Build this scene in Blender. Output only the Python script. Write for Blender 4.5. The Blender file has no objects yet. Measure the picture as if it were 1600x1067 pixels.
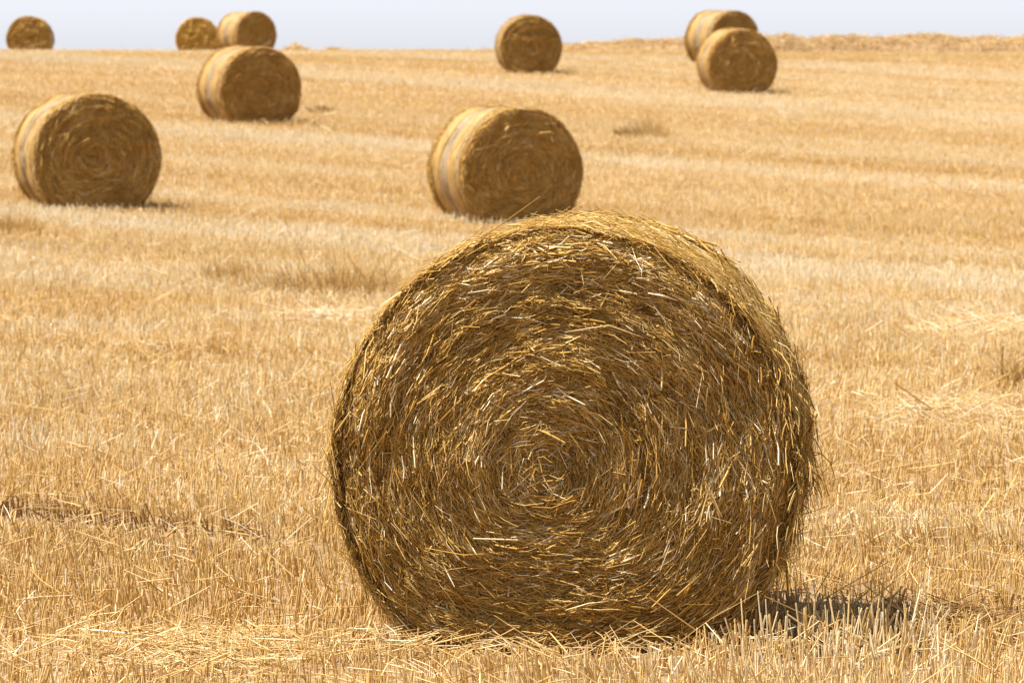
import bpy, math
import numpy as np

rng = np.random.RandomState(7)
S = bpy.context.scene
COL = S.collection
PI = math.pi

# ------------------------------------------------------------------ camera model
FPX = 6076.0                       # focal length in pixels of a 1600 px wide picture
PITCH = math.atan(363.5 / FPX)
CAM = np.array([0.0, 0.0, 1.76])
FWD = np.array([0, math.cos(PITCH), -math.sin(PITCH)])
UP = np.array([0, math.sin(PITCH), math.cos(PITCH)])


def ray(px, py):
    d = FWD * FPX + np.array([1.0, 0, 0]) * (px - 800) + UP * (533.5 - py)
    return d / d[1]                # per metre of depth


# ------------------------------------------------------------------ noise
def hash2(ix, iy, seed):
    h = (ix.astype(np.int64) * 374761393 + iy.astype(np.int64) * 668265263 + seed * 1442695041) & 0xFFFFFFFF
    h = ((h ^ (h >> 13)) * 1274126177) & 0xFFFFFFFF
    return ((h ^ (h >> 16)) & 0xFFFF) / 65535.0


def vnoise(x, y, seed=0):
    x = np.asarray(x, float); y = np.asarray(y, float)
    ix = np.floor(x); iy = np.floor(y)
    fx = x - ix; fy = y - iy
    fx = fx * fx * (3 - 2 * fx); fy = fy * fy * (3 - 2 * fy)
    a = hash2(ix, iy, seed); b = hash2(ix + 1, iy, seed)
    c = hash2(ix, iy + 1, seed); d = hash2(ix + 1, iy + 1, seed)
    return (a * (1 - fx) + b * fx) * (1 - fy) + (c * (1 - fx) + d * fx) * fy


def fbm(x, y, seed=0, n=3):
    t = 0; a = 1; s = 0
    for i in range(n):
        t = t + a * vnoise(x * 2 ** i, y * 2 ** i, seed + i * 17); s += a; a *= .5
    return t / s


def sstep(a, b, x):
    t = np.clip((x - a) / (b - a), 0, 1)
    return t * t * (3 - 2 * t)


# ------------------------------------------------------------------ terrain
PY = np.array([-300, -20, 0, 12, 20, 30, 38, 46, 60, 72, 85, 92, 100, 110, 118, 126, 136, 150, 200, 400, 900.])
PZ = np.array([-1, -.1, -.02, 0, .02, .08, .19, .36, .92, 1.45, 2.15, 2.52, 2.92, 3.26, 3.44, 3.53, 3.52, 3.40, 2.2, -4, -8.])
_yy = np.arange(-300, 901, .5)
_zz = np.interp(_yy, PY, PZ)
_k = np.hanning(17); _k /= _k.sum()
_zs = np.convolve(np.pad(_zz, 8, mode='edge'), _k, 'valid')


def terrain(x, y):
    x = np.asarray(x, float); y = np.asarray(y, float)
    z = np.interp(y, _yy, _zs)
    tilt = sstep(22, 46, y) * (1 - sstep(92, 114, y))
    z = z - .026 * np.clip(x, -14, 14) * tilt
    z = z + .05 * (fbm(x / 9, y / 9, 3) - .5) * sstep(18, 40, y)
    return z


def ground_at(px, py, lift=0.0):
    d = ray(px, py)
    t = np.arange(8, 200, .02)
    z = CAM[2] + d[2] * t
    g = terrain(d[0] * t, t) + lift
    i = np.argmax(z <= g)
    if z[i] > g[i]:
        i = len(t) - 1
    return np.array([d[0] * t[i], t[i], g[i] - lift])


# direction of the drill rows: they run away from the camera towards the left
RA = math.radians(40)


def uv_of(x, y):
    return x * math.cos(RA) - y * math.sin(RA), x * math.sin(RA) + y * math.cos(RA)


TRACKS = [(8.55, .22, .8), (11.2, .20, 1.0), (17.3, .2, .6), (19.2, .2, .7), (26.0, .25, .7), (27.9, .25, .7),
          (34.5, .3, .8), (36.4, .3, .8), (43.5, .35, .8), (45.4, .35, .6), (52, .4, .9), (54, .4, .9),
          (60.5, .5, .9), (62.6, .5, .9), (69.5, .5, .9), (71.5, .5, .8), (78, .6, .9), (80.3, .6, .8), (86, .7, .8)]


def track(x, y):
    u, v = uv_of(x, y)
    v = v + .25 * (fbm(u / 6, v * 0 + 1.3, 41, 2) - .5)
    t = np.zeros_like(v)
    for c, w, s in TRACKS:
        t = np.maximum(t, s * np.exp(-((v - c) / w) ** 2))
    return t * (.55 + .45 * fbm(u / 1.5, v / 3, 77, 2) * 1.6).clip(0, 1)


def stripes(x, y):
    """pale / dark swaths that follow the rows: 0..1"""
    u, v = uv_of(x, y)
    return .6 * fbm(v / 1.7, u / 40, 5, 3) + .4 * fbm(v / 6.0, u / 22, 9, 2)


# ------------------------------------------------------------------ mesh helpers
def make_mesh(name, verts, quads, mats, tone=None, uv=None, smooth=False):
    me = bpy.data.meshes.new(name)
    verts = np.ascontiguousarray(verts, np.float32)
    quads = np.ascontiguousarray(quads, np.int32)
    nf, k = quads.shape
    me.vertices.add(len(verts)); me.vertices.foreach_set('co', verts.ravel())
    me.loops.add(nf * k); me.loops.foreach_set('vertex_index', quads.ravel())
    me.polygons.add(nf); me.polygons.foreach_set('loop_start', np.arange(0, nf * k, k, dtype=np.int32))
    if smooth:
        me.polygons.foreach_set('use_smooth', np.ones(nf, bool))
    if tone is not None:
        a = me.attributes.new('tone', 'FLOAT', 'POINT')
        a.data.foreach_set('value', np.ascontiguousarray(tone, np.float32))
    if uv is not None:
        l = me.uv_layers.new(name='UVMap')
        l.data.foreach_set('uv', np.ascontiguousarray(uv[quads.ravel()], np.float32).ravel())
    me.update(calc_edges=True)
    for m in (mats if isinstance(mats, list) else [mats]):
        me.materials.append(m)
    return me


def add_obj(name, me, parent=None, loc=None):
    o = bpy.data.objects.new(name, me); COL.objects.link(o)
    if parent: o.parent = parent
    if loc is not None: o.location = loc
    return o


def norm(v):
    return v / np.maximum(np.linalg.norm(v, axis=-1, keepdims=True), 1e-9)


def strands(P, rad, tone, flat=1.0, taper=None, rs=rng):
    """P (N,K,3) centre lines -> three-sided stalks"""
    N, K, _ = P.shape
    D = np.empty_like(P)
    D[:, 0] = P[:, 1] - P[:, 0]; D[:, -1] = P[:, -1] - P[:, -2]
    if K > 2: D[:, 1:-1] = P[:, 2:] - P[:, :-2]
    D = norm(D)
    ref = norm(rs.normal(size=(N, 1, 3))) * np.ones((1, K, 1))
    U = norm(np.cross(D, ref)); V = np.cross(D, U)
    rad = np.asarray(rad, float)
    if rad.ndim == 1: rad = rad[:, None] * np.ones((1, K))
    if taper is not None: rad = rad * np.asarray(taper)[None, :]
    ang = np.array([0, 2 * PI / 3, 4 * PI / 3])
    ca = np.cos(ang)[None, None, :, None]; sa = np.sin(ang)[None, None, :, None] * flat
    W = P[:, :, None, :] + rad[:, :, None, None] * (U[:, :, None, :] * ca + V[:, :, None, :] * sa)
    verts = W.reshape(-1, 3)
    base = (np.arange(N) * K * 3)[:, None, None, None]
    k = (np.arange(K - 1) * 3)[None, :, None, None]
    j = np.arange(3)[None, None, :, None]
    j2 = (j + 1) % 3
    q = np.concatenate([base + k + j, base + k + j2, base + k + 3 + j2, base + k + 3 + j], axis=3)
    return verts, q.reshape(-1, 4), np.repeat(np.asarray(tone, float), K * 3)


def join(parts):
    V = []; Q = []; T = []; o = 0
    for v, q, t in parts:
        V.append(v); Q.append(q + o); T.append(t); o += len(v)
    return np.concatenate(V), np.concatenate(Q), np.concatenate(T)


# ------------------------------------------------------------------ materials
def new_mat(name):
    m = bpy.data.materials.new(name); m.use_nodes = True
    nt = m.node_tree; nt.nodes.clear()
    out = nt.nodes.new('ShaderNodeOutputMaterial')
    b = nt.nodes.new('ShaderNodeBsdfPrincipled')
    nt.links.new(b.outputs[0], out.inputs[0])
    return m, nt, b


def ramp(nt, stops):
    r = nt.nodes.new('ShaderNodeValToRGB'); e = r.color_ramp.elements
    while len(e) < len(stops): e.new(.5)
    for i, (p, c) in enumerate(stops):
        e[i].position = p; e[i].color = (*c, 1)
    return r


def straw_mat(name, stops, rough=.5, spec=.4, translucent=0.0, tint=False, vary=.12, scale=60):
    m, nt, b = new_mat(name)
    at = nt.nodes.new('ShaderNodeAttribute'); at.attribute_name = 'tone'
    tc = nt.nodes.new('ShaderNodeTexCoord')
    nz = nt.nodes.new('ShaderNodeTexNoise'); nz.inputs['Scale'].default_value = scale; nz.inputs['Detail'].default_value = 3
    nt.links.new(tc.outputs['Object'], nz.inputs['Vector'])
    mm = nt.nodes.new('ShaderNodeMath'); mm.operation = 'MULTIPLY_ADD'
    mm.inputs[1].default_value = vary * 2; mm.inputs[2].default_value = -vary
    nt.links.new(nz.outputs['Fac'], mm.inputs[0])
    ad = nt.nodes.new('ShaderNodeMath'); ad.operation = 'ADD'; ad.use_clamp = True
    nt.links.new(at.outputs['Fac'], ad.inputs[0]); nt.links.new(mm.outputs[0], ad.inputs[1])
    r = ramp(nt, stops); nt.links.new(ad.outputs[0], r.inputs[0])
    col = r.outputs[0]
    if tint:
        oi = nt.nodes.new('ShaderNodeObjectInfo')
        mx = nt.nodes.new('ShaderNodeMix'); mx.data_type = 'RGBA'; mx.blend_type = 'MULTIPLY'
        mx.inputs['Factor'].default_value = 1
        nt.links.new(col, mx.inputs['A']); nt.links.new(oi.outputs['Color'], mx.inputs['B'])
        col = mx.outputs['Result']
    nt.links.new(col, b.inputs['Base Color'])
    b.inputs['Roughness'].default_value = rough
    b.inputs['Specular IOR Level'].default_value = spec
    if translucent:
        tr = nt.nodes.new('ShaderNodeBsdfTranslucent'); nt.links.new(col, tr.inputs['Color'])
        ms = nt.nodes.new('ShaderNodeMixShader'); ms.inputs[0].default_value = translucent
        nt.links.new(b.outputs[0], ms.inputs[1]); nt.links.new(tr.outputs[0], ms.inputs[2])
        nt.links.new(ms.outputs[0], nt.nodes['Material Output'].inputs[0])
    return m


STUB = straw_mat('stubble_straw', [(0, (.27, .135, .04)), (.3, (.53, .33, .105)), (.6, (.76, .53, .205)), (.82, (.84, .69, .40)), (1, (.90, .82, .64))],
                 rough=.55, spec=.2, translucent=.30, vary=.07, scale=25)
BALE = straw_mat('bale_straw', [(0, (.14, .060, .013)), (.3, (.355, .190, .040)), (.6, (.56, .350, .090)), (.85, (.74, .54, .23)), (1, (.90, .79, .57))],
                 rough=.6, spec=.08, translucent=.08, tint=True, vary=.14, scale=45)
SIDE = straw_mat('side_straw', [(0, (.17, .08, .016)), (.35, (.40, .225, .055)), (.65, (.60, .40, .12)), (1, (.84, .70, .42))],
                 rough=.6, spec=.08, translucent=.08, tint=True, vary=.14, scale=45)

# straw packed inside the bale, seen between the stalks
CORE, nt, b = new_mat('packed_straw')
tc = nt.nodes.new('ShaderNodeTexCoord')
nz = nt.nodes.new('ShaderNodeTexNoise'); nz.inputs['Scale'].default_value = 38; nz.inputs['Detail'].default_value = 6
nt.links.new(tc.outputs['Object'], nz.inputs['Vector'])
r = ramp(nt, [(.3, (.20, .10, .024)), (.55, (.38, .21, .055)), (.75, (.52, .33, .10))])
nt.links.new(nz.outputs['Fac'], r.inputs[0]); nt.links.new(r.outputs[0], b.inputs['Base Color'])
b.inputs['Roughness'].default_value = .8
bp = nt.nodes.new('ShaderNodeBump'); bp.inputs['Distance'].default_value = .01
nt.links.new(nz.outputs['Fac'], bp.inputs['Height']); nt.links.new(bp.outputs[0], b.inputs['Normal'])


def wrap_mat(name, c0, c1, c2):
    """straw wound round the bale under a fine net; UV in metres (along the coil, across the bale)"""
    m, nt, b = new_mat(name)
    uvn = nt.nodes.new('ShaderNodeUVMap')
    mp = nt.nodes.new('ShaderNodeMapping'); mp.inputs['Scale'].default_value = (5, 70, 1)
    nt.links.new(uvn.outputs[0], mp.inputs['Vector'])
    n1 = nt.nodes.new('ShaderNodeTexNoise'); n1.inputs['Scale'].default_value = 1; n1.inputs['Detail'].default_value = 6
    n1.inputs['Roughness'].default_value = .65
    nt.links.new(mp.outputs[0], n1.inputs['Vector'])
    mp2 = nt.nodes.new('ShaderNodeMapping'); mp2.inputs['Scale'].default_value = (2.2, 11, 1)
    nt.links.new(uvn.outputs[0], mp2.inputs['Vector'])
    n2 = nt.nodes.new('ShaderNodeTexNoise'); n2.inputs['Scale'].default_value = 1; n2.inputs['Detail'].default_value = 3
    nt.links.new(mp2.outputs[0], n2.inputs['Vector'])
    av = nt.nodes.new('ShaderNodeMath'); av.operation = 'ADD'
    nt.links.new(n1.outputs['Fac'], av.inputs[0]); nt.links.new(n2.outputs['Fac'], av.inputs[1])
    hf = nt.nodes.new('ShaderNodeMath'); hf.operation = 'MULTIPLY'; hf.inputs[1].default_value = .5
    nt.links.new(av.outputs[0], hf.inputs[0])
    r = ramp(nt, [(.33, c0), (.5, c1), (.66, c2)])
    nt.links.new(hf.outputs[0], r.inputs[0])
    oi = nt.nodes.new('ShaderNodeObjectInfo')
    mx = nt.nodes.new('ShaderNodeMix'); mx.data_type = 'RGBA'; mx.blend_type = 'MULTIPLY'; mx.inputs['Factor'].default_value = 1
    nt.links.new(r.outputs[0], mx.inputs['A']); nt.links.new(oi.outputs['Color'], mx.inputs['B'])
    nt.links.new(mx.outputs['Result'], b.inputs['Base Color'])
    b.inputs['Roughness'].default_value = .55
    b.inputs['Specular IOR Level'].default_value = .4
    bp = nt.nodes.new('ShaderNodeBump'); bp.inputs['Distance'].default_value = .012; bp.inputs['Strength'].default_value = .9
    nt.links.new(n1.outputs['Fac'], bp.inputs['Height']); nt.links.new(bp.outputs[0], b.inputs['Normal'])
    return m


GREYWRAP = wrap_mat('grey_net', (.17, .12, .057), (.31, .23, .118), (.47, .37, .205))
GOLDWRAP = wrap_mat('golden_net', (.30, .17, .036), (.41, .255, .064), (.52, .36, .135))

GROUND, nt, b = new_mat('stubble_soil')
tc = nt.nodes.new('ShaderNodeTexCoord')
mp = nt.nodes.new('ShaderNodeMapping'); mp.inputs['Rotation'].default_value = (0, 0, RA); mp.inputs['Scale'].default_value = (.05, .8, 1)
nt.links.new(tc.outputs['Object'], mp.inputs['Vector'])
n1 = nt.nodes.new('ShaderNodeTexNoise'); n1.inputs['Scale'].default_value = 1; n1.inputs['Detail'].default_value = 5
nt.links.new(mp.outputs[0], n1.inputs['Vector'])
n2 = nt.nodes.new('ShaderNodeTexNoise'); n2.inputs['Scale'].default_value = 9; n2.inputs['Detail'].default_value = 8; n2.inputs['Roughness'].default_value = .7
nt.links.new(tc.outputs['Object'], n2.inputs['Vector'])
av = nt.nodes.new('ShaderNodeMath'); av.operation = 'ADD'
nt.links.new(n1.outputs['Fac'], av.inputs[0]); nt.links.new(n2.outputs['Fac'], av.inputs[1])
hf = nt.nodes.new('ShaderNodeMath'); hf.operation = 'MULTIPLY'; hf.inputs[1].default_value = .5
nt.links.new(av.outputs[0], hf.inputs[0])
r = ramp(nt, [(.34, (.20, .118, .05)), (.5, (.31, .195, .088)), (.66, (.43, .29, .145))])
nt.links.new(hf.outputs[0], r.inputs[0]); nt.links.new(r.outputs[0], b.inputs['Base Color'])
b.inputs['Roughness'].default_value = .9
bp = nt.nodes.new('ShaderNodeBump'); bp.inputs['Distance'].default_value = .04
nt.links.new(n2.outputs['Fac'], bp.inputs['Height']); nt.links.new(bp.outputs[0], b.inputs['Normal'])

# ------------------------------------------------------------------ the field
gx = np.unique(np.concatenate([np.linspace(-600, -40, 15), np.linspace(-40, 40, 81), np.linspace(40, 600, 15)]))
gy = np.unique(np.concatenate([np.linspace(-300, 0, 11), np.linspace(0, 160, 161), np.linspace(160, 900, 60)]))
X, Y = np.meshgrid(gx, gy)
Vg = np.stack([X, Y, terrain(X, Y)], -1).reshape(-1, 3)
nx = len(gx); ny = len(gy)
i, j = np.meshgrid(np.arange(nx - 1), np.arange(ny - 1))
a0 = (j * nx + i).ravel()
field = add_obj('field', make_mesh('field', Vg, np.stack([a0, a0 + 1, a0 + nx + 1, a0 + nx], 1), GROUND, smooth=True))
field['kind'] = 'structure'

# ------------------------------------------------------------------ round bales
R0, HC, LEN = .755, .635, 1.2     # radius, height of the coil's centre, length


def outline(th, seed=0, lump=None):
    """radius of the settled bale at angle th (0 = +x, pi/2 = up)"""
    if lump is None: lump = .010 if seed == 1 else .018
    s = np.sin(th)
    flat = np.where(s < -1e-3, HC / np.maximum(-s, 1e-3), 9.0)
    k = 14.0
    rr = (R0 ** -k + np.minimum(flat, 9.0) ** -k) ** (-1 / k)
    n = fbm(np.cos(th) * 2.1 + 9, np.sin(th) * 2.1 + 9, 100 + seed, 3) - .5
    return rr + lump * 2 * n


def face_xz(rho, th, cen, seed):
    ro = outline(th, seed)
    ex = ro * np.cos(th); ez = HC + ro * np.sin(th)
    return cen[0] * (1 - rho) + ex * rho, (HC + cen[1]) * (1 - rho) + ez * rho


def face_y(rho, th, seed):
    y = -.045 * (1 - rho ** 2) + .032 * (fbm(rho * 17 + .35 * th / PI, th * 0 + seed, 11 + seed, 2) - .5)
    y = y + .085 * (fbm(rho * np.cos(th) * 4 + 20, rho * np.sin(th) * 4 + 20, 23 + seed, 3) - .5)
    y = y + .055 * np.clip((rho - .91) / .09, 0, 1.2) ** 2
    y = y + .03 * np.exp(-(rho / .10) ** 2)
    return y


def face_strands(n, seed, width, lscale=1.0, stick=.06):
    rs = np.random.RandomState(1000 + seed)
    cen = (-.04 + .03 * rs.randn(), -.01 + .02 * rs.randn())
    # small sheaves: stalks of one sheaf share place, direction and tone
    ns = n // 7
    s_rho = np.sqrt(rs.uniform(.0004, 1.0, ns)); s_th = rs.uniform(-PI, PI, ns)
    s_al = rs.normal(0, .24 if n > 50000 else .34, ns); s_tone = rs.normal(0, .15, ns)
    s_len = np.exp(rs.normal(math.log(.052), .36, ns))
    idx = rs.randint(0, ns, n)
    rho = s_rho[idx] + rs.normal(0, .016, n)
    rho = np.abs(rho); rho = np.where(rho > 1.0, 2.0 - rho, rho)
    rr = np.maximum(rho, .06)
    th = s_th[idx] + rs.normal(0, .05, n) / rr
    al = s_al[idx] + rs.normal(0, .10, n)
    wild = rs.rand(n) < (.14 if n > 50000 else .26)
    al = np.where(wild, rs.normal(0, .9, n), al)
    midz = np.exp(-(rho / .17) ** 2) * rs.normal(0, 1.1, n)
    al = al + midz
    ln = s_len[idx] * np.exp(rs.normal(0, .3, n)) * lscale
    ln = np.where(wild, ln * .65, ln)
    ln = np.minimum(ln, .05 + .9 * rho * R0)
    # local tangent and outward directions
    e = .01
    x0, z0 = face_xz(rho, th, cen, seed)
    x1, z1 = face_xz(rho, th + e, cen, seed)
    T = norm(np.stack([x1 - x0, z1 - z0], -1)); Nn = np.stack([T[:, 1], -T[:, 0]], -1)
    Rc = np.maximum(rho * R0, .06)
    s = np.linspace(-.5, .5, 3)
    ln = np.where(rs.rand(n) < .015, ln * 1.8, ln)
    P = np.empty((n, 3, 3))
    proud = rs.rand(n) < stick
    depth = rs.uniform(-.014, .024, n)
    layer = .012 * (fbm(rho * 30, th * .6 + 5, 55 + seed, 2) - .5) * 2
    tilt = rs.normal(0, .05, n)
    tilt = np.where(proud, rs.uniform(.1, .55, n) * np.sign(rs.randn(n)), tilt)
    bend = rs.normal(0, .05, n) * ln; bend = np.where(rs.rand(n) < .25, rs.normal(0, .12, n) * ln, bend)
    for kk, sv in enumerate(s):
        d = sv * ln
        off = T * (d * np.cos(al))[:, None] + Nn * (d * np.sin(al) - (d ** 2) / (2 * Rc) * np.cos(al) ** 2)[:, None]
        off = off + Nn * (bend * (1 - 4 * sv * sv))[:, None]
        px_ = x0 + off[:, 0]; pz_ = z0 + off[:, 1]
        # keep within the settled outline
        dx = px_; dz = pz_ - HC
        th2 = np.arctan2(dz, dx); r2 = np.hypot(dx, dz); ro = outline(th2, seed) + .012
        kf = np.where(r2 > ro, ro / r2, 1.0)
        px_ = px_ * kf; pz_ = HC + dz * kf
        rh2 = np.clip(r2 * kf / ro, 0, 1)
        P[:, kk, 0] = px_; P[:, kk, 2] = pz_
        yy = face_y(rh2, th2, seed) + depth + layer - np.where(proud, np.abs(tilt) * (sv * np.sign(tilt) + .5) * ln, tilt * d)
        P[:, kk, 1] = yy
    rad = width * np.exp(rs.normal(0, .45, n)) * .5; rad = np.where(rs.rand(n) < .06, rad * 1.9, rad); rad = np.minimum(rad, width * 1.3)
    tone = .48 + s_tone[idx] * (1 if n > 50000 else .6) + rs.normal(0, .12 if n > 50000 else .08, n) + (.22 if n > 50000 else .12) * (fbm(rho * 22, th * .8 + 3, 31 + seed, 2) - .5)
    tone = np.where(rs.rand(n) < .09, tone + rs.uniform(.25, .55, n) * (1 if n > 50000 else .25), tone)
    tone = tone + .10 * proud + .24 * (fbm(x0 * 4 + 7, z0 * 4 + 7, 91 + seed, 2) - .5) + .02
    return strands(P, rad, np.clip(tone, 0, 1), flat=.6, taper=[.8, 1, .7], rs=rs)


def chaff(n, seed):
    """chopped bits and husks caught on the end"""
    rs = np.random.RandomState(2500 + seed)
    rho = np.sqrt(rs.rand(n)) * .985; th = rs.uniform(-PI, PI, n)
    x, z = face_xz(rho, th, (-.04, -.01), seed)
    y = face_y(rho, th, seed) + rs.uniform(-.014, .004, n)
    c = np.stack([x, y, z], -1)
    a = th + PI / 2 + rs.normal(0, .9, n); e = rs.normal(0, .35, n)
    d = np.stack([np.cos(a) * np.cos(e), np.sin(e), np.sin(a) * np.cos(e)], -1)
    ln = .018 * np.exp(rs.normal(0, .45, n))
    P = np.stack([c - d * ln[:, None] / 2, c + d * ln[:, None] / 2], 1)
    P[:, :, 2] = np.maximum(P[:, :, 2], .01)
    tone = np.clip(.5 + rs.normal(0, .22, n) + np.where(rs.rand(n) < .1, .35, 0), 0, 1)
    return strands(P, .0036 * np.exp(rs.normal(0, .35, n)) * .5, tone, flat=.35, taper=[1, .8], rs=rs)


def rim_fuzz(n, seed, width, long=.10, span=None, out=1.0):
    """stalk ends that stick out along the front edge"""
    rs = np.random.RandomState(2000 + seed)
    th = rs.uniform(-PI, PI, n) if span is None else rs.uniform(span[0], span[1], n)
    th = np.where(np.sin(th) < -.80, th + PI, th)
    ro = outline(th, seed)
    y = rs.uniform(-.015, .16, n) if span is None else rs.uniform(0.0, LEN, n)
    B = np.stack([ro * np.cos(th), y, HC + ro * np.sin(th)], -1)
    rad_d = np.stack([np.cos(th), 0 * th, np.sin(th)], -1)
    tan_d = np.stack([-np.sin(th), 0 * th, np.cos(th)], -1) * np.sign(rs.randn(n))[:, None]
    dirv = norm(tan_d * rs.uniform(.6, 1.2, n)[:, None] + rad_d * (rs.uniform(-.05, .34, n) * out)[:, None]
                + np.array([0, 1, 0]) * rs.normal(0, .45, n)[:, None])
    ln = long * np.exp(rs.normal(0, .5, n))
    P = np.empty((n, 3, 3))
    P[:, 0] = B - dirv * (ln * .4)[:, None] - rad_d * .012
    P[:, 1] = B + dirv * (ln * .1)[:, None] + rad_d * .004
    P[:, 2] = B + dirv * (ln * .6)[:, None] - np.array([0, 0, 1]) * (ln ** 2 * rs.uniform(0, 1.5, n))[:, None]
    P[:, :, 2] = np.maximum(P[:, :, 2], .02)
    tone = np.clip(.5 + rs.normal(0, .2, n), 0, 1)
    return strands(P, width * np.exp(rs.normal(0, .3, n)) * .5, tone, flat=.6, taper=[1, 1, .6], rs=rs)


def side_strands(n, seed, width, lift=.008, ln0=.16, jit=.10):
    """stalks wound round the curved side"""
    rs = np.random.RandomState(3000 + seed)
    th = rs.uniform(-PI, PI, n); y = rs.uniform(.0, LEN, n)
    y = np.where(rs.rand(n) < .45, np.abs(rs.normal(0, .10, n)), y); y = np.where(rs.rand(n) < .25, LEN - np.abs(rs.normal(0, .09, n)), y)
    al = rs.normal(0, jit, n); wild = rs.rand(n) < .08
    al = np.where(wild, rs.normal(0, .7, n), al)
    ln = ln0 * np.exp(rs.normal(0, .4, n)); ln = np.where(wild, ln * .5, ln)
    P = np.empty((n, 4, 3))
    h = rs.uniform(-.003, lift, n); tip = np.where(rs.rand(n) < .06, rs.uniform(0, .03, n), 0)
    for kk, sv in enumerate(np.linspace(-.5, .5, 4)):
        d = sv * ln
        t2 = th + d * np.cos(al) / R0
        ro = outline(t2, seed) + h + tip * (sv + .5) ** 2
        P[:, kk] = np.stack([ro * np.cos(t2), y + d * np.sin(al), HC + ro * np.sin(t2)], -1)
    P[:, :, 2] = np.maximum(P[:, :, 2], .004)
    tone = np.clip((.55 if n > 5000 else .30) + rs.normal(0, .2, n), 0, 1)
    return strands(P, width * np.exp(rs.normal(0, .3, n)) * .5, tone, flat=.6, taper=[.8, 1, 1, .7], rs=rs)


def hanging(n, seed):
    """torn strands drooping from the right-hand shoulder of the near bale"""
    rs = np.random.RandomState(4000 + seed)
    th = rs.normal(.12, .36, n).clip(-.42, .95)
    ro = outline(th, seed)
    y = np.abs(rs.normal(0, .18, n)).clip(0, 1.1)
    B = np.stack([(ro - .02) * np.cos(th), y - .01, HC + (ro - .02) * np.sin(th)], -1)
    ln = np.minimum(.075 * np.exp(rs.normal(0, .55, n)), .26)
    K = 5; P = np.empty((n, K, 3))
    out = rs.uniform(-.3, 1.0, n); sx = rs.normal(0, .6, n); up = rs.uniform(-.4, .45, n)
    for kk in range(K):
        t = kk / (K - 1)
        P[:, kk, 0] = B[:, 0] + ln * out * (t - .45 * t * t) + .012 * np.sin(t * 2.5 + sx * 20)
        P[:, kk, 1] = B[:, 1] - ln * .25 * t + ln * sx * t
        P[:, kk, 2] = B[:, 2] + ln * (up * t - (.55 + .5 * up) * t * t)
    tone = np.clip(.42 + rs.normal(0, .2, n), 0, 1)
    return strands(P, .0036 * np.exp(rs.normal(0, .4, n)) * .5, tone, flat=.5, taper=[1, 1, 1, .9, .6], rs=rs)


NT = 120


def tube_mesh(name, y0, y1, off, seed, mat, rows=10, lump=.006):
    """a strip of the curved side, with thickness"""
    th = np.linspace(-PI, PI, NT, endpoint=False)
    ys = np.linspace(y0, y1, rows)
    V = []; UV = []
    ya, yb = y0, y1
    for k, y in enumerate(ys):
        f_ = (y - ya) / (yb - ya)
        y = y + .030 * ((1 - f_) * (fbm(th * 7 + 50, th * 0 + y, 71 + seed, 3) - .5) + f_ * (fbm(th * 7 + 80, th * 0 + y, 72 + seed, 3) - .5))
        edge = np.minimum(y, LEN - y)
        rnd = .030 * np.maximum(0, 1 - edge / .07) ** 2
        n = lump * 2 * (fbm(np.cos(th) * 5 + 30, np.sin(th) * 5 + y * 6 + 30, 60 + seed, 3) - .5)
        ro = outline(th, seed) + off - rnd + n
        V.append(np.stack([ro * np.cos(th), 0 * th + y, HC + ro * np.sin(th)], -1))
        UV.append(np.stack([th * R0, 0 * th + y], -1))
    for y in (y1, y0):                       # inner return edges
        ro = outline(th, seed) - .03
        V.append(np.stack([ro * np.cos(th), 0 * th + y, HC + ro * np.sin(th)], -1))
        UV.append(np.stack([th * R0, 0 * th + y], -1))
    V = np.concatenate(V); UV = np.concatenate(UV)
    V[:, 2] = np.maximum(V[:, 2], .002 + off)
    nr = rows + 2
    k, i = np.meshgrid(np.arange(nr), np.arange(NT), indexing='ij')
    k2 = (k + 1) % nr; i2 = (i + 1) % NT
    q = np.stack([k * NT + i, k * NT + i2, k2 * NT + i2, k2 * NT + i], -1).reshape(-1, 4)
    return make_mesh(name, V, q, mat, uv=UV, smooth=True)


def core_mesh(seed):
    """packed body: both ends closed, coil relief on the ends"""
    th = np.linspace(-PI, PI, NT, endpoint=False)
    V = []
    rhos = np.linspace(.02, .985, 34)
    for rho in rhos:                         # front end
        x, z = face_xz(rho + 0 * th, th, (-.04, -.01), seed)
        V.append(np.stack([x, face_y(rho + 0 * th, th, seed) + .016, z], -1))
    for y in np.linspace(.09, LEN - .09, 8):
        ro = outline(th, seed) - .016
        V.append(np.stack([ro * np.cos(th), 0 * th + y, HC + ro * np.sin(th)], -1))
    for rho in rhos[::-1]:
        x, z = face_xz(rho + 0 * th, th, (-.04, -.01), seed)
        V.append(np.stack([x, LEN - face_y(rho + 0 * th, th, seed) - .016, z], -1))
    nr = len(V); V = np.concatenate(V); V[:, 2] = np.maximum(V[:, 2], .006)
    k, i = np.meshgrid(np.arange(nr - 1), np.arange(NT), indexing='ij'); i2 = (i + 1) % NT
    q = np.stack([k * NT + i, k * NT + i2, (k + 1) * NT + i2, (k + 1) * NT + i], -1).reshape(-1, 4)
    # close the two small holes in the middle of the ends with fans of quads
    c0 = np.arange(NT // 2); cap = np.stack([c0[:-1], c0[1:], NT - 1 - c0[1:], NT - 1 - c0[:-1]], -1)
    o = (nr - 1) * NT
    q = np.concatenate([q, cap, cap[:, ::-1] + o])
    return make_mesh('straw_core', V, q, CORE, smooth=True)


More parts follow.
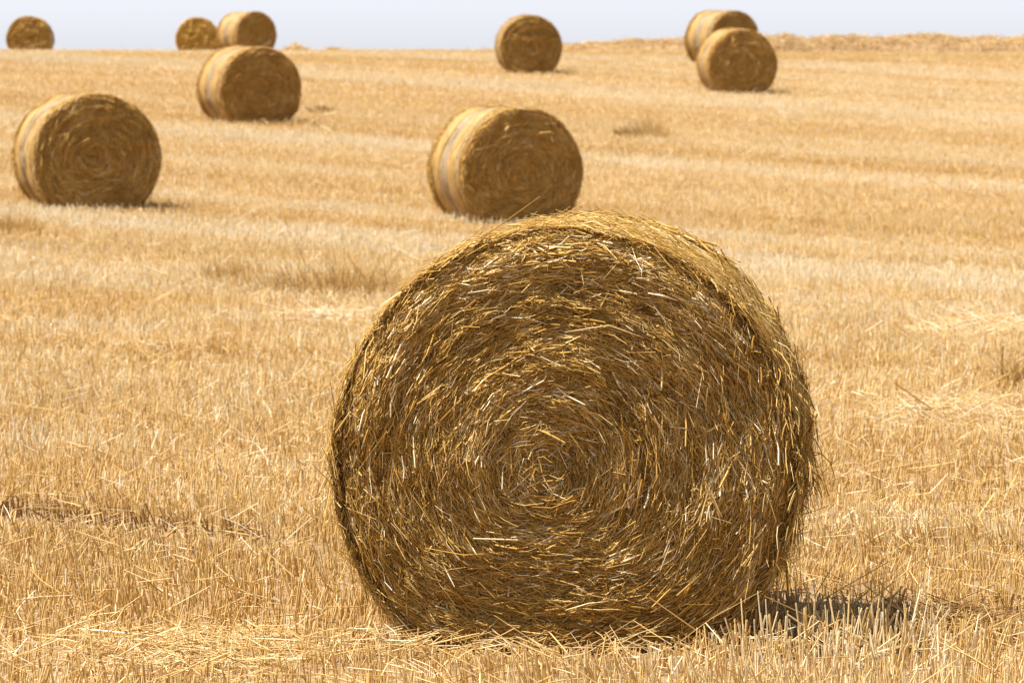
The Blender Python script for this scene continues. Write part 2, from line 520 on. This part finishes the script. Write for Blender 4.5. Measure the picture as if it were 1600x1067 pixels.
def make_bale(seed, nface, wface, nrim, nside, wside, near=False):
    root = bpy.data.objects.new('round_bale', None); COL.objects.link(root); root.empty_display_size = .3
    add_obj('straw_core', core_mesh(seed), root)
    parts = [face_strands(nface, seed, wface, 1.0 if near else 1.3, .07)]
    parts.append(rim_fuzz(nrim, seed, wface, .09))
    if near:
        parts.append(face_strands(1800, seed + 50, .0046, .75, .5))
        parts.append(chaff(22000, seed))
    v, q, t = join(parts)
    me = make_mesh('end_face', v, q, BALE, t)
    add_obj('end_face', me, root)
    rear = make_bale.rear if make_bale.rear else me
    o = add_obj('end_face', rear, root, (0, LEN, 0)); o.rotation_euler.z = PI
    w = add_obj('net_wrap', tube_mesh('net_wrap', .05, LEN - .14, 0, seed, GREYWRAP, 14), root)
    for y0, y1 in ((.24, .51), (.77, 1.05)):
        add_obj('golden_band', tube_mesh('golden_band', y0, y1, .004, seed, GOLDWRAP, 8), w)
    sp = [side_strands(nside, seed, wside)]
    add_obj('side_straw', make_mesh('side_straw', *join(sp)[:2], SIDE, join(sp)[2]), root)
    if near:
        v, q, t = join([hanging(900, seed), rim_fuzz(1500, seed + 9, .004, .085, (-.45, 2.0), 1.7)])
        add_obj('hanging_straw', make_mesh('hanging_straw', v, q, SIDE, t), root)
    return root


make_bale.rear = None


def copy_tree(o, parent=None):
    c = o.copy(); COL.objects.link(c)
    if parent: c.parent = parent
    for ch in [k for k in S.objects if k.parent == o]:
        copy_tree(ch, c)
    return c


far_a = make_bale(2, 20000, .0068, 1400, 1800, .005)
make_bale.rear = [k for k in far_a.children if k.name.startswith('end_face')][0].data
far_b = make_bale(3, 20000, .0068, 1400, 1800, .005)
far_c = make_bale(5, 20000, .0068, 1400, 1800, .005)
near = make_bale(1, 115000, .0036, 6000, 30000, .0036, near=True)

# px, py of the visible foot; depth; angle of the axis to the line of sight; size; tint
BALES = [
    ('near', 883, 1008, 12.5, -4.4, 1.0, (1, 1, 1), 'huge round bale nearest the camera, coiled straw end showing every loose stalk'),
    ('a', 816, 341, 46.0, 22, 1.0, (.92, .90, .95), 'gold and grey striped bale standing just behind the top of the huge near bale'),
    ('b', 153, 321, 47.0, 14, 1.0, (.90, .88, .92), 'bale low at the left edge of the field, gold striped side to the left'),
    ('c', 408, 188, 72.0, 22, 1.0, (.90, .86, .90), 'bale on the slope just below the pair of bales on the left skyline'),
    ('c', 44, None, 136.0, -7, 1.0, (.95, .92, .9), 'lone bale half sunk behind the skyline at the far left corner'),
    ('a', 308, None, 141.0, -3, 1.0, (1.15, 1.15, 1.0), 'olive brown end-on bale, left one of the touching pair on the skyline'),
    ('b', 401, None, 137.0, 34, 1.0, (.95, .92, .95), 'pale striped bale turned sideways, right one of the touching pair on the skyline'),
    ('b', 830, 110, 90.0, 7, 1.0, (.85, .82, .85), 'bale alone near the middle of the skyline with its dark end facing the viewer'),
    ('a', 1160, 141, 85.5, 12.7, 1.03, (.95, .93, .98), 'front bale of the overlapping pair at upper right, hiding part of the other'),
    ('c', 1148, None, 93.0, 36, 1.0, (.85, .83, .88), 'sideways striped bale half hidden behind the front bale of the upper right pair'),
]
TOPS = {4: 26.5, 5: 27, 6: 19, 9: 19}
FOOT = []
used = set()
for n, (kind, px, py, dep, ang, sc, tint, label) in enumerate(BALES):
    src = {'near': near, 'a': far_a, 'b': far_b, 'c': far_c}[kind]
    o = src if kind not in used else copy_tree(src)
    used.add(kind)
    if py is not None:
        if n == 0:
            d = ray(px, py); p = d * dep
            p = np.array([d[0] * dep, dep, terrain(d[0] * dep, dep)])
        else:
            p = ground_at(px, py, .085)
    else:                                      # hidden foot: slide along the sight line until the top fits
        ds = np.arange(86, 150, .25); best = None
        for dd in ds:
            xx = ray(px, 60)[0] * dd
            g = float(terrain(xx, dd))
            ytop = 533.5 - FPX * ((g + 1.39 * sc - CAM[2]) * math.cos(PITCH) + dd * math.sin(PITCH)) / (dd * math.cos(PITCH) - (g + 1.39 - CAM[2]) * math.sin(PITCH))
            err = abs(ytop - TOPS[n]) + abs(dd - dep) * .6
            if best is None or err < best[0]: best = (err, dd, xx, g, ytop)
        p = np.array([best[2], best[1], best[3]])
    phi = math.degrees(math.atan2(p[0], p[1]))
    axis = phi - ang                           # clockwise from +Y
    # the terrain leans back: set the bale a little into the slope
    o.location = (p[0], p[1], p[2] - .012)
    o.rotation_euler = (math.atan2(float(terrain(p[0], p[1] + 1) - terrain(p[0], p[1])), 1) * .8, 0, -math.radians(axis))
    wob = np.random.RandomState(50 + n).uniform(-.03, .03, 3) if n else np.zeros(3)
    wob[2] = abs(wob[2])
    o.scale = (sc * (1 + wob[0]), sc * (1 + wob[1]), sc * (1 + wob[2]))
    o['label'] = label; o['category'] = 'straw bale'; o['group'] = 'round straw bales on the stubble field'
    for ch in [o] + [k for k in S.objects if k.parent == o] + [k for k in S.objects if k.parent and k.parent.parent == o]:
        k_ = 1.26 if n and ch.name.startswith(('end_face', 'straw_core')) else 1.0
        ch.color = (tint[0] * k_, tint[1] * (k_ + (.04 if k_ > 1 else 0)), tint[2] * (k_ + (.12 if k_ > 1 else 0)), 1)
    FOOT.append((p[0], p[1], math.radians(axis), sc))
    print('BALE', n, [round(float(v), 2) for v in p], 'wanted depth', dep)


def in_bale(x, y, m=0.0):
    hit = np.zeros(len(x), bool)
    for bx, by, a, sc in FOOT:
        dx = x - bx; dy = y - by
        lx = dx * math.cos(a) - dy * math.sin(a); ly = dx * math.sin(a) + dy * math.cos(a)
        hit |= (np.abs(lx) < .42 * sc + m) & (ly > -.02 - m) & (ly < LEN * sc + .02 + m)
    return hit


# ------------------------------------------------------------------ stubble
def scatter(y0, y1, dens, rs, wide=1.22, pad=.6):
    area = 0.1317 * wide * (y1 ** 2 - y0 ** 2) + 2 * pad * (y1 - y0)
    n = int(area * dens)
    y = np.sqrt(rs.uniform(y0 ** 2, y1 ** 2, n))
    hw = .1317 * wide * y + pad
    x = rs.uniform(-1, 1, n) * hw
    m = int(n * .8)                              # beyond the picture's edges: thinner and thinner
    y2 = np.sqrt(rs.uniform(y0 ** 2, y1 ** 2, m)); hw2 = .1317 * wide * y2 + pad
    x2 = hw2 + (hw2 * 1.6 + 3) * rs.rand(m) ** 1.35
    x2 = x2 * np.where(rs.rand(m) < .5, -1, 1)
    return np.concatenate([x, x2]), np.concatenate([y, y2])


def snap_rows(x, y, rs, pitch, jit):
    u, v = uv_of(x, y)
    v = np.round(v / pitch) * pitch + rs.normal(0, jit, len(v))
    return u * math.cos(RA) + v * math.sin(RA), -u * math.sin(RA) + v * math.cos(RA)


HEAPS = []   # filled below: places where stubble is pressed flat (x, y, r)


def stubble(y0, y1, dens, wid, seed, hmean=.088, pitch=.125, jit=.03, var=.11, pb=.08):
    rs = np.random.RandomState(seed)
    x, y = scatter(y0, y1, dens, rs)
    x, y = snap_rows(x, y, rs, pitch, jit)
    tr = track(x, y)
    keep = (rs.rand(len(x)) > tr * (.75 - .4 * sstep(18, 30, y))) & ~in_bale(x, y)
    for hx, hy, hr in HEAPS:
        keep &= rs.rand(len(x)) > .75 * np.exp(-(((x - hx) / hr) ** 2 + ((y - hy) / hr) ** 2))
    x = x[keep]; y = y[keep]; tr = tr[keep]; n = len(x)
    z = terrain(x, y)
    patch = fbm(x / 1.1, y / 1.6, 15, 3)
    h = hmean * (.75 + .5 * patch) * np.exp(rs.normal(0, .24, n)) * (1 - .45 * tr) * (1 + .75 * np.exp(-(((x - .95) / .42) ** 2 + ((y - 12.3) / .28) ** 2)) + .35 * np.exp(-(((x - 1.6) / .5) ** 2 + ((y - 12.3) / .3) ** 2)) + 1.0 * np.exp(-(((x + 1.62) / .3) ** 2 + ((y - 12.55) / .3) ** 2)))
    h = h * (1 - .5 * np.exp(-((x - .1) / .55) ** 4) * sstep(11.9, 12.2, y) * (y < 12.9))
    lk = 1 - .65 * sstep(22, 34, y)
    lx = .10 * lk * (fbm(x / .7, y / .9, 91, 2) - .5) * 4 + rs.normal(0, .19, n) * lk
    ly = .10 * lk * (fbm(x / .7, y / .9, 92, 2) - .5) * 4 + rs.normal(0, .14, n)
    bent = rs.rand(n) < pb
    lx = np.where(bent, rs.normal(0, .9, n), lx); ly = np.where(bent, rs.normal(0, .9, n), ly)
    P = np.empty((n, 2, 3))
    P[:, 0] = np.stack([x, y, z - .01], -1)
    P[:, 1] = np.stack([x + lx * h, y + ly * h, z + h], -1)
    st = stripes(x, y)
    tone = .645 + .13 * sstep(13, 30, y) + .115 * np.tanh((1.1 + .7 * sstep(20, 45, y)) * (st - .5) / .115) + .45 * (patch - .5) * (1 - .6 * sstep(22, 40, y)) + rs.normal(0, var, n)
    tone = np.where(rs.rand(n) < .06, tone + .3, tone)
    tone = tone - .20 * tr
    ur, vr = uv_of(x, y)
    tone = tone - .30 * sstep(.74, .95, vnoise(vr / .5, ur / 70, 48)) * sstep(16, 30, y)
    u_, v_ = uv_of(x, y)          # band of darker stems along the edge of the nearest wheel track
    tone = tone - .62 * np.exp(-((v_ + .2 * (fbm(u_, v_ * 0, 43, 2) - .5) - 11.42) / .13) ** 2) * sstep(.22, .55, fbm(u_ / 1.3, v_ * 0 + 4, 44, 2)) * (y < 22)
    return strands(P, wid * np.exp(rs.normal(0, .25, n)) * .5, np.clip(tone, 0, 1), taper=[1.05, .95], rs=rs)


def lying(y0, y1, dens, wid, seed, ln0=.12, trackmul=.8):
    """cut straw lying on and between the stubble"""
    rs = np.random.RandomState(seed)
    x, y = scatter(y0, y1, dens * (1 + trackmul), rs)
    p = (1 + trackmul * track(x, y) + 1.2 * (fbm(x / 1.4, y / 2.2, 33, 3) - .5) * 2) / (1 + trackmul)
    keep = (rs.rand(len(x)) < p) & ~in_bale(x, y, .02)
    x = x[keep]; y = y[keep]; n = len(x)
    return lay(x, y, ln0, wid, rs, .0, .085)


def lay(x, y, ln0, wid, rs, h0, h1, tone0=.66, pref=None, steep=.30):
    n = len(x)
    a = rs.uniform(0, PI, n) if pref is None else rs.normal(pref, .5, n)
    ln = ln0 * np.exp(rs.normal(0, .45, n))
    e = rs.normal(0, steep, n).clip(-.5, .5)
    d = np.stack([np.cos(a) * np.cos(e), np.sin(a) * np.cos(e), np.sin(e)], -1)
    c = np.stack([x, y, terrain(x, y) + rs.uniform(h0, h1, n) + np.abs(d[:, 2]) * ln * .35], -1)
    P = np.empty((n, 3, 3))
    sag = rs.normal(0, .06, n) * ln
    perp = np.stack([-np.sin(a), np.cos(a), 0 * a], -1)
    for k, s in enumerate((-.5, 0, .5)):
        P[:, k] = c + d * (s * ln)[:, None] + perp * (sag * (1 - 4 * s * s))[:, None]
    tone = np.clip(tone0 + rs.normal(0, .18, n), 0, 1)
    return strands(P, wid * np.exp(rs.normal(0, .3, n)) * .5, tone, flat=.6, taper=[.9, 1, .7], rs=rs)


def tag(o, label, cat, group=None):
    o['label'] = label; o['category'] = cat
    if group: o['group'] = group


def heap(name, label, cat, px, py, rx, ry, hgt, n, ln, wid, seed, tone=.6, steep=.3, pref=None, group=None, flatten=True, dep=None):
    rs = np.random.RandomState(seed)
    g = ground_at(px, py, .05)
    if dep: gx_ = ray(px, py)[0] * dep; g = np.array([gx_, dep, float(terrain(gx_, dep))])
    x = g[0] + rx * rs.normal(0, 1, n).clip(-1.7, 1.7) * rs.uniform(.6, 1, n); y = g[1] + ry * rs.normal(0, 1, n).clip(-1.7, 1.7) * rs.uniform(.6, 1, n)
    hh = hgt * np.exp(-(((x - g[0]) / rx) ** 2 + ((y - g[1]) / ry) ** 2) / 2)
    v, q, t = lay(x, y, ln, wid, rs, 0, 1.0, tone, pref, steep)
    # drop the random 0..1 m height to the heap's own profile
    rs2 = np.random.RandomState(seed + 1)
    P_n = len(x); per = len(v) // P_n
    base = np.repeat(terrain(x, y), per); cz = v[:, 2].reshape(P_n, per).mean(1)
    tgt = terrain(x, y) + .012 + hh * rs2.uniform(.1, 1, P_n) + .35 * np.repeat(0, P_n)
    v[:, 2] += np.repeat(tgt - cz, per)
    v[:, 2] = np.maximum(v[:, 2], base + .003)
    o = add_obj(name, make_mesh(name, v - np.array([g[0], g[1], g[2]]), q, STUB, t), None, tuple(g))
    tag(o, label, cat, group)
    if flatten: HEAPS.append((g[0], g[1], max(rx, ry) * 1.4))
    return o


def tuft(name, label, cat, px, py, r, h, n, wid, seed, tone=.4, group=None, lean=.25):
    """dry weeds left standing"""
    rs = np.random.RandomState(seed)
    g = ground_at(px, py, .03)
    x = r * rs.normal(0, 1, n).clip(-1.6, 1.6) * rs.uniform(.5, 1, n); y = r * rs.normal(0, 1, n).clip(-1.6, 1.6) * rs.uniform(.5, 1, n)
    hh = h * np.exp(rs.normal(0, .35, n)) * np.exp(-(x ** 2 + y ** 2) / (6 * r * r))
    K = 4; P = np.empty((n, K, 3))
    lx = x / r * .22 + rs.normal(0, lean, n); ly = y / r * .22 + rs.normal(0, lean, n)
    z = terrain(g[0] + x, g[1] + y) - g[2]
    for k in range(K):
        t = k / (K - 1)
        P[:, k] = np.stack([x + lx * hh * t ** 1.6, y + ly * hh * t ** 1.6, z - .01 + hh * (t - .12 * t * t)], -1)
    v, q, t = strands(P, wid * np.exp(rs.normal(0, .3, n)) * .5, np.clip(tone + rs.normal(0, .15, n), 0, 1), flat=.5,
                      taper=[1, 1, .8, .4], rs=rs)
    o = add_obj(name, make_mesh(name, v, q, STUB, t), None, tuple(g))
    tag(o, label, cat, group)


heap('straw_heap', 'flattened heap of pale cut straw in the lower left corner', 'straw heap', 310, 1000, .26, .38, .05, 900, .16, .0042, 301, .66, .22)
heap('straw_heap', 'grey brown straw heap right of the huge near bale, toned dark to continue its shadow', 'straw heap', 1475, 972, .16, .22, .11, 700, .15, .0036, 302, .14, .3, flatten=False)  # low tone puts shade into the straw colour, carrying on the bale's shadow patch
heap('straw_heap', 'bright sheaf of bleached straw at the right edge, upper of two there', 'straw heap', 1545, 515, .35, .6, .16, 360, .30, .006, 303, .78, .35, pref=-.5)
heap('straw_heap', 'wide scatter of bleached straw at the right edge, lower of two there', 'straw heap', 1500, 640, .40, .75, .10, 400, .24, .005, 304, .76, .45)
heap('straw_heap', 'thin wisps of bleached straw left of the near bale shoulder', 'straw heap', 520, 492, .45, .6, .07, 240, .28, .006, 305, .86, .3, pref=-.3)
tuft('dry_tuft', 'brown dry weed patch left of the near bale shoulder', 'weed tuft', 545, 455, .60, .22, 1500, .006, 311, .47)
tuft('dry_tuft', 'small brown dry tuft left of the larger weed patch by the near bale', 'weed tuft', 365, 435, .26, .20, 420, .006, 312, .48)
tuft('dry_tuft', 'golden dry tuft at the left edge below the left bale', 'weed tuft', 22, 362, .20, .22, 420, .006, 313, .46)
tuft('dry_tuft', 'dark olive dry tuft cut by the right edge of the picture', 'weed tuft', 1592, 602, .10, .20, 260, .006, 314, .38)
tuft('dry_tuft', 'tall thin dry tuft standing on the middle slope right of the striped bale', 'weed tuft', 1018, 212, .28, .34, 420, .008, 315, .62, lean=.08)
tuft('dry_tuft', 'low dark brown tuft on the middle slope beside the tall thin one', 'weed tuft', 980, 212, .17, .11, 600, .012, 316, .26)
tuft('dry_tuft', 'low dark tuft on the slope just right of the bale under the skyline pair', 'weed tuft', 502, 174, .17, .10, 600, .012, 317, .22)
for nm, (px, rr, hh, lb) in enumerate([(462, .28, .30, 'small straw mound poking above the skyline right of the left skyline bales'),
                                       (522, .22, .16, 'lower of the two small straw mounds on the left skyline')]):
    heap('straw_heap', lb, 'straw heap', px, 77.5, rr, .4, hh, 500, .2, .012, 330 + nm, .55, .25, flatten=False, dep=119.0)

# windrow of loose straw along the crest on the right
rs = np.random.RandomState(88)
wr0 = np.array([-.9, 117.0]); wr1 = np.array([26.0, 111.0])
nseg = 160; tt = np.linspace(0, 1, nseg); cs = np.linspace(-1, 1, 13)
prof = .50 * np.clip(tt / .25, 0, 1) ** .8 * (.80 + .4 * fbm(tt * 42, tt * 0 + 2, 66, 3)) * np.where(tt > .99, .2, 1)
V = []
for k, t in enumerate(tt):
    c = wr0 * (1 - t) + wr1 * t
    yy = c[1] + cs * .75; xx = c[0] + cs * 0
    hh = prof[k] * np.clip(1 - cs ** 2, 0, 1) ** .7
    V.append(np.stack([xx, yy, terrain(xx, yy) + hh - .03 + .06 * (fbm(xx * 3, yy * 3, 67, 2) - .5)], -1))
V = np.concatenate(V); m = len(cs)
k, i = np.meshgrid(np.arange(nseg - 1), np.arange(m - 1), indexing='ij')
q = np.stack([k * m + i, (k + 1) * m + i, (k + 1) * m + i + 1, k * m + i + 1], -1).reshape(-1, 4)
org = np.array([12.0, 114.0, float(terrain(12., 114.))])
wr = bpy.data.objects.new('straw_windrow', None); COL.objects.link(wr); wr.location = tuple(org)
tag(wr, 'long lumpy windrow of loose golden straw lying along the crest on the right skyline', 'straw windrow')
add_obj('packed_straw', make_mesh('packed_straw', V - org, q, GROUND, smooth=True), wr)
n = 14000
t = rs.uniform(0, 1, n); s = rs.uniform(-1, 1, n)
x = wr0[0] * (1 - t) + wr1[0] * t; y = wr0[1] * (1 - t) + wr1[1] * t + s * .75
hh = np.interp(t, tt, prof) * np.clip(1 - s ** 2, 0, 1) ** .7
v, q, tn = lay(x, y, .15, .012, rs, -.02, .03, .55, None, .35)
v[:, 2] += np.repeat(hh, len(v) // n)
add_obj('loose_straw', make_mesh('loose_straw', v - org, q, STUB, tn), wr)

# one crest top where the far bales' foot grass shows is the same stubble
parts = [stubble(6.0, 10.8, 420, .0062, 400, .072), stubble(10.8, 17, 800, .0056, 401, .072), stubble(17, 26, 480, .0060, 402, .076), stubble(26, 50, 380, .0068, 403, .08, .14, .045, .10, .06),
         stubble(50, 80, 200, .008, 404, .08, .16, .07, .08, .03), stubble(80, 132, 120, .0095, 405, .075, .2, .12, .07, .02)]
v, q, t = join(parts)
o = add_obj('stubble', make_mesh('stubble', v, q, STUB, t)); o['kind'] = 'stuff'
parts = [lying(10.8, 17, 85, .0040, 411), lying(17, 28, 45, .0046, 412, .12), lying(28, 55, 14, .006, 413, .14), lying(12.0, 12.62, 420, .0038, 421, .10, 0), lying(55, 125, 7, .009, 414, .18)]
# long single stalks leaning out of the stubble near the bale
rs = np.random.RandomState(5)
for (ax, ay, bx, by, hgt) in [(1190, 985, 1398, 872, .17), (1290, 990, 1425, 885, .14), (1060, 1000, 1165, 940, .12), (1010, 1012, 1085, 948, .12),
                             (60, 1050, 215, 960, .14), (150, 1055, 130, 930, .16), (345, 1010, 390, 915, .15), (480, 700, 515, 690, .05),
                             (1420, 1000, 1440, 870, .2)]:
    a = ground_at(ax, ay, .02); d = ray(bx, by); e = d * (a[1] + .05) + CAM; 
    P = np.array([[a, a * .5 + e * .5 + np.array([.004, 0, .006]), e]])
    parts.append(strands(P, np.array([.0026]), np.array([.62]), taper=[1.1, 1, .7], rs=rs))
n = 420                                   # straw shed round the foot of the near bale
fx = rs.uniform(-.75, .95, n); fy = 12.46 - np.abs(rs.normal(0, .14, n)); k_ = rs.rand(n) < .35
fx = np.where(k_, .75 + np.abs(rs.normal(0, .2, n)), fx); fy = np.where(k_, rs.uniform(12.3, 13.6, n), fy)
parts.append(lay(fx, fy, .09, .0036, rs, .0, .05, .45))
v, q, t = join(parts)
o = add_obj('loose_straw', make_mesh('loose_straw', v, q, STUB, t)); o['kind'] = 'stuff'

# ------------------------------------------------------------------ light, sky, camera
EL, AZ = math.radians(63), math.radians(-90 - 5)      # sun high on the left, grazing the near bale's end
sd = np.array([math.sin(AZ) * math.cos(EL), math.cos(AZ) * math.cos(EL), math.sin(EL)])
L = bpy.data.lights.new('sun', 'SUN'); L.energy = 4.0; L.angle = math.radians(.53); L.color = (1, .95, .87)
so = bpy.data.objects.new('sun', L); COL.objects.link(so); so.location = (-20, 5, 30)
import mathutils
so.rotation_euler = mathutils.Vector((-sd[0], -sd[1], -sd[2])).to_track_quat('-Z', 'Y').to_euler()

W = bpy.data.worlds.new('World'); S.world = W; W.use_nodes = True
nt = W.node_tree; bg = nt.nodes['Background']
sky = nt.nodes.new('ShaderNodeTexSky'); sky.sky_type = 'NISHITA'; sky.sun_disc = False
sky.sun_elevation = EL; sky.sun_rotation = AZ % (2 * PI); sky.air_density = 1.0; sky.dust_density = .8; sky.ozone_density = 1.0
wb = nt.nodes.new('ShaderNodeMix'); wb.data_type = 'RGBA'; wb.blend_type = 'MULTIPLY'; wb.inputs['Factor'].default_value = 1
wb.inputs['B'].default_value = (.97, .99, 1.10, 1)         # milky summer haze: the clear-sky colours nearly washed out
bw = nt.nodes.new('ShaderNodeRGBToBW'); ds = nt.nodes.new('ShaderNodeMix'); ds.data_type = 'RGBA'; ds.inputs['Factor'].default_value = .86
nt.links.new(sky.outputs[0], bw.inputs[0]); nt.links.new(sky.outputs[0], ds.inputs['A']); nt.links.new(bw.outputs[0], ds.inputs['B'])
nt.links.new(ds.outputs['Result'], wb.inputs['A']); nt.links.new(wb.outputs['Result'], bg.inputs['Color']); bg.inputs['Strength'].default_value = .070

cd = bpy.data.cameras.new('camera'); cam = bpy.data.objects.new('camera', cd); COL.objects.link(cam)
cd.sensor_width = 36; cd.lens = FPX / 1600 * 36; cd.clip_end = 3000; cd.clip_start = .1
cam.location = tuple(CAM); cam.rotation_euler = (PI / 2 - PITCH, 0, 0)
cd.dof.use_dof = True; cd.dof.focus_distance = 12.62; cd.dof.aperture_fstop = 10
S.camera = cam
S.view_settings.view_transform = 'Standard'; S.view_settings.look = 'None'
S.view_settings.exposure = 1.42; S.view_settings.gamma = 1
S.cycles.max_bounces = 8; S.cycles.diffuse_bounces = 6; S.cycles.glossy_bounces = 2; S.cycles.transmission_bounces = 4
